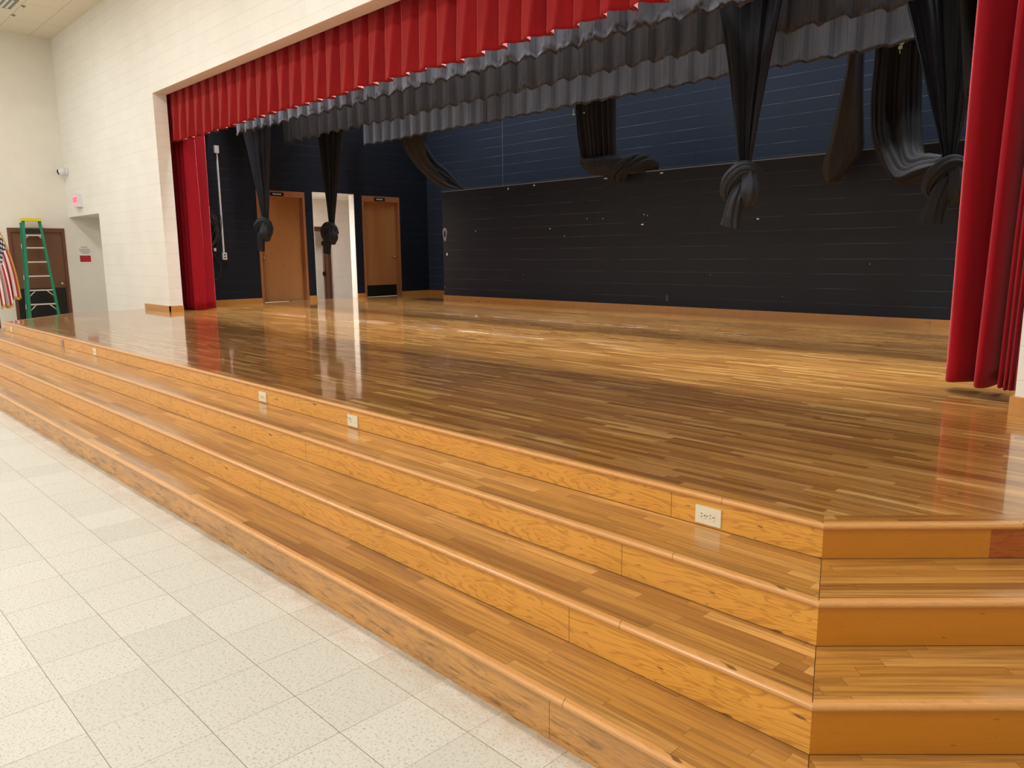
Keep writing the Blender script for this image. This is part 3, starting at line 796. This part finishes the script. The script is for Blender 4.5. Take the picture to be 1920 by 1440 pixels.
def stage_door(name, y0, y1, knob_y, kick, label):
    root = thing(name, (XW, (y0+y1)/2, ZS), label, kind='structure')
    f = .055
    mb = MB().box(XW-.16, XW+.012, y0, y0+f, ZS, DT).box(XW-.16, XW+.012, y1-f, y1, ZS, DT).box(XW-.16, XW+.012, y0+f, y1-f, DT-.12, DT)
    mb.box(XW-.12, XW-.09, y0+f, y0+f+.02, ZS, DT-.12).box(XW-.12, XW-.09, y1-f-.02, y1-f, ZS, DT-.12)
    build('door_frame', mb, M['frame'], root, bevel=.003)
    mb = MB().box(XW-.14, XW-.10, y0+f, y1-f, ZS+.001, DT-.12)
    mb.uv = [[(v, u) for u, v in q] for q in mb.uv]
    pn = build('door_leaf', mb, M['door'], root)
    knob(pn, (XW-.10, knob_y, ZS+.93))
    if kick:
        build('kick_plate', MB().box(XW-.10, XW-.096, y0+f+.01, y1-f-.01, ZS+.01, ZS+.27), M['black'], pn)
    else:
        build('scratch_line', MB().box(XW-.10, XW-.0985, y0+f+.12, y1-f-.03, ZS+.72, ZS+.726), plain('light_scratch', srgb(190, 130, 80), .6), pn)
    return root
d2 = stage_door('door_2', *D2, D2[0]+.13, False, 'tall plain wooden door on the left stage wall, left of the white doorway')
d3 = stage_door('door_3', *D3, D3[1]-.13, True, 'wooden door with black kick plate on the left stage wall')
for yc, w, lab in ((7.36, .155, 'small black nameplate on the frame of the left stage door'), (9.935, .15, 'small black nameplate on the frame of the door with the kick plate')):
    root = thing('door_sign', (XW+.012, yc, DT-.10), lab, 'sign', 'door nameplates')
    build('plate', MB().box(XW+.013, XW+.02, yc-w, yc+w, DT-.105, DT-.03), M['black'], root)
    mb = MB(); yy = yc-w*.62
    while yy < yc+w*.6:
        ww = rnd.uniform(.010, .02); mb.box(XW+.02, XW+.0215, yy, yy+ww, DT-.08, DT-.055); yy += ww+.006
    build('lettering', mb, M['paper'], root)

# gym side door
root = thing('door_1', (XL, (DY0+DY1)/2, 0), 'brown door with tall black kick panel on the left gym wall', kind='structure')
f = .06
mb = MB().box(XL-.15, XL+.015, DY0, DY0+f, 0, DZ).box(XL-.15, XL+.015, DY1-f, DY1, 0, DZ).box(XL-.15, XL+.015, DY0+f, DY1-f, DZ-.09, DZ)
build('door_frame', mb, M['gym_frame'], root, bevel=.003)
mb = MB().box(XL-.07, XL-.03, DY0+f, DY1-f, .008, DZ-.09); mb.uv = [[(v, u) for u, v in q] for q in mb.uv]
pn = build('door_leaf', mb, M['gym_door'], root)
build('kick_plate', MB().box(XL-.03, XL-.025, DY0+f+.02, DY1-f-.02, .02, .93), M['black'], pn)
knob(pn, (XL-.03, DY1-f-.09, 1.02))

# hall door beyond the white opening, standing ajar
root = thing('door_4', (hx, 9.0, 0), 'dark brown door frame with the door ajar, seen through the white doorway', kind='structure')
fm = plain('hall_door_frame_paint', srgb(82, 52, 36), .5)
mb = MB().box(hx-.14, hx+.015, 8.5, 8.56, 0, 2.2).box(hx-.14, hx+.02, 9.61, 9.70, 0, 2.28).box(hx-.14, hx+.02, 8.56, 9.61, 2.19, 2.30)
build('door_frame', mb, fm, root, bevel=.003)
hv, hn = Vector((-.86, .51, 0)), Vector((.51, .86, 0))*.02
h0 = Vector((hx-.13, 9.575, .01)); h1 = h0+hv*.86; up = Vector((0, 0, 2.17)); lf = MB()
c4 = [h0-hn, h0+hn, h1+hn, h1-hn]
for k in range(4): lf.face([c4[k], c4[(k+1) % 4], c4[(k+1) % 4]+up, c4[k]+up])
lf.face([c+up for c in c4])
pn = build('door_leaf', lf, plain('hall_door_edge', srgb(104, 82, 64), .5), root)
for z in (.35, 1.15, 1.9): build('hinge', MB().box(hx-.13, hx-.10, 9.53, 9.60, z-.05, z+.05), M['black'], pn)
m = MB(); m.box(hx-1.8, hx-1.7, 6.8, YB, 0, 2.7); m.box(hx-1.8, hx-.12, 6.6, 6.8, 0, 2.7); m.box(hx-1.8, hx-.12, 10.6, 10.7, 0, 2.7); m.box(hx-1.8, hx-.12, 6.6, 10.7, 2.7, 2.75)
build('wall_hall_far', m, plain('pinkish_white_paint', srgb(236, 214, 206), .6), kind='structure')

# ------------------------------------------------------------------ electrical bits
def riser_plate(x, label, kind='duplex', mat='ivory'):
    y = RY[3]; z = .540; root = thing('wall_outlet', (x, y, z-.035), label, 'outlet', 'outlets along the top riser')
    w, h = .058, .037
    build('cover_plate', MB().box(x-w, x+w, y-.006, y-.0005, z-h, z+h), M[mat], root, bevel=.0015)
    if kind == 'duplex':
        for sx in (-.022, .018):
            c = [(x+sx+.0155*math.cos(a)*1.0, z+max(-.0145, min(.0145, .018*math.sin(a)))) for a in [2*PI*k/24 for k in range(24)]]
            fc = MB(); fc.face([(a, y-.0085, b) for a, b in c]); 
            for k in range(24):
                a, b = c[k], c[(k+1) % 24]; fc.face([(a[0], y-.006, a[1]), (b[0], y-.006, b[1]), (b[0], y-.0085, b[1]), (a[0], y-.0085, a[1])])
            sl = MB(); sl.box(x+sx-.009, x+sx-.001, y-.0092, y-.0084, z+.005, z+.0072)
            sl.box(x+sx-.009, x+sx-.002, y-.0092, y-.0084, z-.0072, z-.005)
            sl.tube([(x+sx+.008, y-.0084, z), (x+sx+.008, y-.0092, z)], .0028, 10)
            rc_ = build('receptacle', fc, M['ivory'], root); build('slots', sl, M['hole'], rc_)
        sc = MB().tube([(x-.002, y-.006, z), (x-.002, y-.0078, z)], .0025, 10)
    else:
        build('screw', MB().tube([(x-.042, y-.006, z), (x-.042, y-.0078, z)], .0025, 10), M['greyp'], root); sc = MB().tube([(x+.042, y-.006, z-.004), (x+.042, y-.0078, z-.004)], .0025, 10)
        if kind == 'cracked':
            build('crack', MB().box(x-.052, x-.02, y-.0066, y-.0058, z+.012, z+.016).box(x-.022, x-.018, y-.0066, y-.0058, z-.014, z+.014), M['ink'], root)
    build('screw', sc, M['greyp'], root)
riser_plate(1.45, 'ivory duplex outlet nearest the right corner of the top riser, worn socket')
riser_plate(-1.145, 'blank ivory cover plate with a crack, on the top riser', 'cracked')
riser_plate(-2.38, 'ivory duplex outlet on the top riser just left of the cracked blank plate')
riser_plate(-6.43, 'ivory duplex outlet on the top riser, second from the left end')
riser_plate(-7.73, 'dull grey blank plate on the top riser, near the left end', 'blank', 'greyp')
riser_plate(-10.42, 'ivory outlet at the far left end of the top riser')

# outlet low on the black wall
root = thing('wall_outlet', (-4.18, YLOW, .80), 'black outlet low on the black back wall', 'outlet')
build('cover_plate', MB().box(-4.215, -4.145, YLOW-.008, YLOW, .80, .915), M['black'], root)
dg = plain('dark_grey_plastic', srgb(70, 70, 74), .4)
for z in (.815, .865): build('receptacle', MB().box(-4.197, -4.163, YLOW-.012, YLOW-.008, z, z+.035), dg, root)

# white surface raceway with boxes on the left stage wall
root = thing('surface_raceway', (XW, 6.12, 1.55), 'white vertical cable raceway with end boxes on the dark left stage wall', 'conduit')
build('channel', MB().box(XW, XW+.025, 6.118, 6.148, 1.66, 3.62), M['whitep'], root, bevel=.003)
build('switch_box', MB().box(XW, XW+.05, 6.085, 6.165, 3.60, 3.74), M['whitep'], root, bevel=.004)
ob = build('outlet_box', MB().box(XW, XW+.05, 6.095, 6.18, 1.53, 1.67), M['whitep'], root, bevel=.004)
for z in (1.615, 1.56): build('slot', MB().box(XW+.05, XW+.052, 6.12, 6.155, z, z+.025), M['hole'], ob)

# tangle of cables hanging beside the left red curtain
root = thing('cable_bundle', (XW+.06, 5.86, 1.3), 'tangle of dark cables hung on the dark wall beside the left red curtain', 'cable')
rc = random.Random(4)
for k in range(13):
    cy, cz = 5.87+rc.uniform(-.05, .06), 2.08+rc.uniform(-.1, .12); a, b = rc.uniform(.08, .17), rc.uniform(.18, .36); ph = rc.uniform(0, 6.28)
    pts = [(XW+.07+.03*math.sin(t*3+k)+.004*k, cy+a*math.cos(t+ph)*(1+.25*math.sin(2*t+k)), cz+b*math.sin(t+ph)+.05*math.sin(3*t+k)) for t in [2*PI*j/22 for j in range(21)]]
    build('cable', MB().tube(catmull(pts, 60), .006+.002*(k % 3), 6), M['cable'], root)
pts = [(XW+.06, 5.80, 1.75), (XW+.05, 5.93, 1.62), (XW+.05, 6.03, 1.40), (XW+.05, 5.98, 1.18), (XW+.05, 5.86, 1.16), (XW+.05, 5.80, 1.30), (XW+.05, 5.84, 1.5)]
build('cable', MB().tube(catmull(pts, 50), .006, 6), M['cable'], root)
build('plug', MB().box(XW+.08, XW+.11, 5.90, 5.94, 1.70, 1.76), M['whitep'], root)

build('hook', MB().box(XW+.001, XW+.10, 5.86, 5.88, 2.34, 2.36), M['black'], root)
# chips and scuffs on the black wall (flat marks, 1 mm proud)
def chip(x, z, w, h, y=YLOW, seed=0):
    r = random.Random(seed); pts = []
    for k in range(9):
        a = 2*PI*k/9; q = r.uniform(.6, 1.1); pts.append((x+w*q*math.cos(a), y-.0015, z+h*q*math.sin(a)))
    return pts
mb = MB()
for i, (x, z, w, h) in enumerate(((-6.80, 2.05, .022, .012), (-6.44, 1.91, .008, .014), (-4.71, 2.06, .028, .016), (-4.68, 2.22, .014, .012), (-4.61, 2.20, .010, .010), (-2.64, 2.07, .024, .014), (-8.87, 2.06, .016, .014),
        (-9.80, 1.60, .035, .045), (-9.93+.03, .90, .012, .012), (-5.90, 2.20, .012, .010), (-5.55, 2.19, .014, .010), (-3.4, 1.25, .006, .006), (-1.0, 1.42, .008, .006), (-7.5, 1.2, .006, .006), (-2.2, .95, .006, .005), (-5.5, 2.86, .05, .012), (-4.35, 2.86, .045, .015), (-7.9, 2.84, .016, .03), (-7.2, 2.86, .03, .02))):
    mb.face(chip(x, z, w, h, seed=i))
build('trim_5', mb, M['chip'], kind='structure')
mb = MB()
for k in range(20):
    a0, a1 = 2*PI*k/20, 2*PI*(k+1)/20
    q = lambda a, r: (-9.86+r*.7*math.cos(a), YLOW-.0015, 2.03+r*1.5*math.sin(a))
    mb.face([q(a0, .05), q(a0, .095+.012*math.sin(3*a0)), q(a1, .095+.012*math.sin(3*a1)), q(a1, .05)])
build('trim_6', mb, plain('chalky_scuff', srgb(160, 162, 170), .8), kind='structure')

# ------------------------------------------------------------------ gym wall items
root = thing('exit_sign', (-15.72, YP0, 2.68), 'small lit pinkish exit sign high on the white wall left of the stage', 'exit sign')
build('housing', MB().box(-15.92, -15.54, YP0-.09, YP0, 2.68, 2.96), M['whitep'], root, bevel=.006)
build('lit_face', MB().box(-15.895, -15.565, YP0-.093, YP0-.09, 2.72, 2.935), M['exit_glow'], root)
build('lettering', text_mesh('EXIT', .15, (-15.73, YP0-.095, 2.825), (1, 0, 0), (0, 0, 1)), M['exit_red'], root)

root = thing('security_camera', (-16.46, YP0, 3.48), 'white round security camera on the wall near the gym corner', 'camera')
build('mount', MB().tube([(-16.42, YP0, 3.48), (-16.42, YP0-.05, 3.48)], .085, 24), M['whitep'], root)
def ball(c, r, n=18):
    mb = MB(); mb.grid(lambda s, t: (c[0]+r*math.sin(PI*t)*math.cos(2*PI*s), c[1]+r*math.sin(PI*t)*math.sin(2*PI*s), c[2]+r*math.cos(PI*t)), n, n//2+4, wrap=True); return mb
build('housing', ball((-16.43, YP0-.10, 3.48), .085), M['whitep'], root)
dv = Vector((-.55, -.8, -.1)).normalized(); c0 = Vector((-16.43, YP0-.10, 3.48))
build('lens', MB().tube([c0+dv*.05, c0+dv*.085, c0+dv*.10], [.06, .058, .035], 18), M['black'], root)

root = thing('notice', (XL, 4.85, 1.49), 'white printed notice with a red panel below it, on the wall of the side passage', 'notice')
build('sheet', MB().box(XL+.001, XL+.006, 4.70, 5.0, 1.47, 1.88), M['paper'], root)
mb = MB()
for z, a, b in ((1.835, 4.77, 4.92), (1.815, 4.79, 4.91), (1.785, 4.735, 4.955), (1.765, 4.735, 4.965), (1.745, 4.75, 4.96), (1.725, 4.76, 4.97), (1.705, 4.77, 4.95), (1.685, 4.79, 4.94)):
    y = a
    while y < b: w = rnd.uniform(.012, .03); mb.box(XL+.006, XL+.0068, y, min(y+w, b), z, z+.010); y += w+.007
build('lettering', mb, M['ink'], root)
build('red_panel', MB().box(XL+.006, XL+.008, 4.735, 4.965, 1.50, 1.645), M['placard_red'], root)

# step ladder, closed and leaning in front of the gym door
root = thing('step_ladder', (XL+.5, 3.75, 0), 'green fibreglass step ladder with yellow top leaning by the brown gym door', 'ladder')
xb, xt, zt = XL+.50, XL+.22, 2.40
def lp(y, z, dx=0): return Vector((xb+(xt-xb)*z/zt+dx, y, z))
def yl(z, sgn): return 3.79+sgn*(.30-.145*z/zt)
for sgn in (-1, 1):
    mb = MB()
    for (dy0, dy1, dx0, dx1) in ((-.013, .013, .028, .034), (-.016 if sgn < 0 else .010, -.010 if sgn < 0 else .016, -.04, .034)):
        a = [lp(yl(0, sgn)+d, 0, x) for d, x in ((dy0, dx0), (dy1, dx0), (dy1, dx1), (dy0, dx1))]
        b = [lp(yl(zt, sgn)+d, zt, x) for d, x in ((dy0, dx0), (dy1, dx0), (dy1, dx1), (dy0, dx1))]
        for k in range(4): mb.face([a[k], a[(k+1) % 4], b[(k+1) % 4], b[k]])
        mb.face(a[::-1]); mb.face(b)
    # full-depth green channel side
    a = [lp(yl(0, sgn)+d, 0, x) for d, x in ((-.024, -.04), (.024, -.04), (.024, .036), (-.024, .036))]
    b = [lp(yl(zt, sgn)+d, zt, x) for d, x in ((-.024, -.04), (.024, -.04), (.024, .036), (-.024, .036))]
    for k in range(4): mb.face([a[k], a[(k+1) % 4], b[(k+1) % 4], b[k]])
    build('rail', mb, M['green'], root)
    mb = MB(); q = lambda z, d, x: lp(yl(z, sgn)+sgn*.03+d, z, x)
    a = [q(.1, d, x) for d, x in ((-.015, -.10), (.015, -.10), (.015, -.06), (-.015, -.06))]; b = [q(2.36, d, x) for d, x in ((-.015, -.10), (.015, -.10), (.015, -.06), (-.015, -.06))]
    for k in range(4): mb.face([a[k], a[(k+1) % 4], b[(k+1) % 4], b[k]])
    build('rear_rail', mb, M['green'], root)
    build('foot', MB().box(xb-.05, xb+.045, yl(0, sgn)-.03, yl(0, sgn)+.03, 0, .05), M['black'], root)
steps = [.305, .61, .915, 1.22, 1.525, 1.83, 2.10]
for i, z in enumerate(steps):
    y0, y1 = yl(z, -1)+.024, yl(z, 1)-.024; p = lp(0, z)
    build('step', MB().box(p.x-.05, p.x+.045, y0, y1, z-.028, z), M['alu'], root, bevel=.002)
for z in (.305, .61, .915, 2.10):
    for sgn in (-1, 1):
        k = .11 if z < 1 else .05
        build('brace', MB().tube([lp(yl(z, sgn)-sgn*(.02+k), z-.03, .02), lp(yl(z-k, sgn)-sgn*.02, z-.03-k, .02)], .011, 8), M['alu'], root)
build('spreader', MB().box(lp(0, 2.14).x-.03, lp(0, 2.14).x-.02, yl(2.15, -1), yl(2.15, 1), 2.13, 2.21), M['black'], root)
build('rear_step', MB().box(lp(0, 2.05).x-.10, lp(0, 2.05).x-.06, yl(2.05, -1), yl(2.05, 1), 2.13, 2.15), M['alu'], root)
mb = MB().box(xt-.09, xt+.10, yl(zt, -1)-.035, yl(zt, 1)+.03, zt-.01, zt+.045)
build('top_cap', mb, M['yellow'], root, bevel=.015)
for z in (1.85, 1.18, .55): build('bracket', MB().box(lp(0, z).x-.06, lp(0, z).x-.02, yl(z, -1)-.055, yl(z, -1)-.045, z-.05, z+.05), M['alu'], root)

# flag on a pole by the left wall
fx, fy = -15.3, 2.78
root = thing('flag', (fx, fy, 0), 'fringed American flag hanging from an indoor pole at the left wall', 'flag')
build('pole_base', MB().tube([(fx, fy, 0), (fx, fy, .03), (fx, fy, .06), (fx, fy, .12)], [.15, .15, .06, .03], 24), M['brass'], root)
build('pole', MB().tube([(fx, fy, .1), (fx, fy, 2.5)], .014, 12), M['polewood'], root)
fin = MB().tube([(fx, fy, 2.5), (fx, fy, 2.53), (fx, fy, 2.58), (fx, fy, 2.64)], [.016, .03, .022, .003], 14); build('finial', fin, M['brass'], root)
# hoist on the pole from z 2.4 down to 1.55; fly corner hangs down and outwards
def fl(u, v):
    # u: down the hoist, v: along the fly, which hangs almost straight down
    q = 1-v
    z = (2.46-.86*u)*q+(.80-.20*u+.05*math.sin(9*u))*v-.12*math.sin(PI*v)*u*0
    y = fy+.015+(.34*v**.75+.06*math.sin(PI*v))*(1-.92*u)
    x = fx+.02+.05*v+(.05*math.sin(2*PI*2.6*u+.8)+.02*math.sin(2*PI*6.1*u))*min(1, v*1.6)
    return (x, y+.02*math.sin(2*PI*2.1*u+2)*v, z)
mb = MB().grid(lambda s, t: fl(s, t), 60, 70, uvf=lambda s, t: (s, t))
build('flag_cloth', mb, M['flag'], root, solid=.003)
fr = MB()
edge = [fl(0, k/40) for k in range(41)]+[fl(k/30, 1) for k in range(1, 31)]+[fl(1, 1-k/40) for k in range(1, 41)]
edge = [Vector(e) for e in edge]
for k in range(len(edge)-1):
    a, b = edge[k], edge[k+1]; d = Vector((.0, .035, -.02)) if k < 40 else Vector((0, .005, -.05))
    fr.face([a, b, b+d, a+d])
build('fringe', fr, M['gold'], root, solid=.006)

# ceiling bits
root = thing('ceiling_vent', (-14.5, 3.15, ZC), 'square grey-edged vent in the gym ceiling by the top left corner', 'vent')
build('frame', MB().box(-14.8, -14.12, 2.86, 3.47, ZC-.014, ZC-.001), plain('vent_grey', srgb(130, 132, 118), .5), root)
mb = MB()
for k in range(6): mb.box(-14.76, -14.16, 2.92+k*.09, 2.96+k*.09, ZC-.02, ZC-.014)
build('slats', mb, M['whitep'], root)
for x, y, lab in ((-14.44, 3.61, 'small ceiling sprinkler nearest the vent'), (-15.2, 3.60, 'small ceiling sprinkler nearer the gym corner')):
    root = thing('sprinkler_head', (x, y, ZC-.05), lab, 'sprinkler', 'ceiling sprinklers')
    build('escutcheon', MB().tube([(x, y, ZC), (x, y, ZC-.012)], .04, 18), plain('sprinkler_grey', srgb(150, 140, 122), .4, .3), root)
    build('head', MB().tube([(x, y, ZC-.01), (x, y, ZC-.05)], .012, 10), M['chrome'], root)

# ------------------------------------------------------------------ lights
def area(name, loc, sx, sy, power, col=(1, 1, 1), rot=(0, 0, 0), spread=None):
    l = D.lights.new(name, 'AREA'); l.shape = 'RECTANGLE'; l.size = sx; l.size_y = sy; l.energy = power; l.color = col
    if spread: l.spread = spread
    o = D.objects.new(name, l); C.objects.link(o); o.location = loc; o.rotation_euler = rot
    return o
WARM = (1.0, .988, .966)
for x in (-13.5, -9.5, -5.5, -1.5, 2.8):
    for y in (1.6, -2.2, -6.0, -9.8):
        area('gym_light', (x, y, ZC-.06), 1.2, .6, 69, WARM)
COOL = (.97, .98, 1.0)
for y, p, z, sp in ((5.55, 340, 6.0, 56), (6.52, 72, 4.95, 170), (8.3, 220, 6.0, 48), (9.95, 150, 5.9, 150)):  # the weak wide row is added only to brighten the middle border
    for x in (-9.5, -4.5, .5): area('strip_or_fill_light', (x, y, z), 4.6, .12, p/3, COOL, spread=math.radians(sp))
area('hall_light', (-13.1, 7.5, 2.9), .5, .5, 70, (1, .95, .93))
area('far_room_light', (-14.9, 8.2, 2.65), .6, .6, 45, (1, .93, .9))
area('passage_light', (-15.6, 6.2, 2.45), .6, .6, 6, WARM)

w = D.worlds.new('World'); bpy.context.scene.world = w; w.use_nodes = True
w.node_tree.nodes['Background'].inputs[0].default_value = (.9, .92, 1, 1); w.node_tree.nodes['Background'].inputs[1].default_value = .02

# ------------------------------------------------------------------ camera (solved from the tile grid and step lines)
yaw, pitch, roll = .7966, -.1686, -.0086
cy, sy, cp, sp, cr, sr = math.cos(yaw), math.sin(yaw), math.cos(pitch), math.sin(pitch), math.cos(roll), math.sin(roll)
fwd = Vector((-sy*cp, cy*cp, sp)); r = Vector((cy, sy, 0)); u = r.cross(fwd)
r2 = r*cr+u*sr; u2 = u*cr-r*sr
cam = D.cameras.new('camera'); co = D.objects.new('camera', cam); C.objects.link(co)
co.matrix_world = Matrix(((r2.x, u2.x, -fwd.x, 3.0013), (r2.y, u2.y, -fwd.y, -.6041), (r2.z, u2.z, -fwd.z, 1.5877), (0, 0, 0, 1)))
cam.sensor_width = 36; cam.lens = 1428.06/1920*36; cam.clip_start = .05; cam.clip_end = 100
bpy.context.scene.camera = co

for o in ALL:
    if '_w' in o: del o['_w']
sc = bpy.context.scene
sc.view_settings.view_transform = 'Standard'; sc.view_settings.look = 'None'; sc.view_settings.gamma = 1
sc.view_settings.use_curve_mapping = False; sc.view_settings.exposure = 0.08
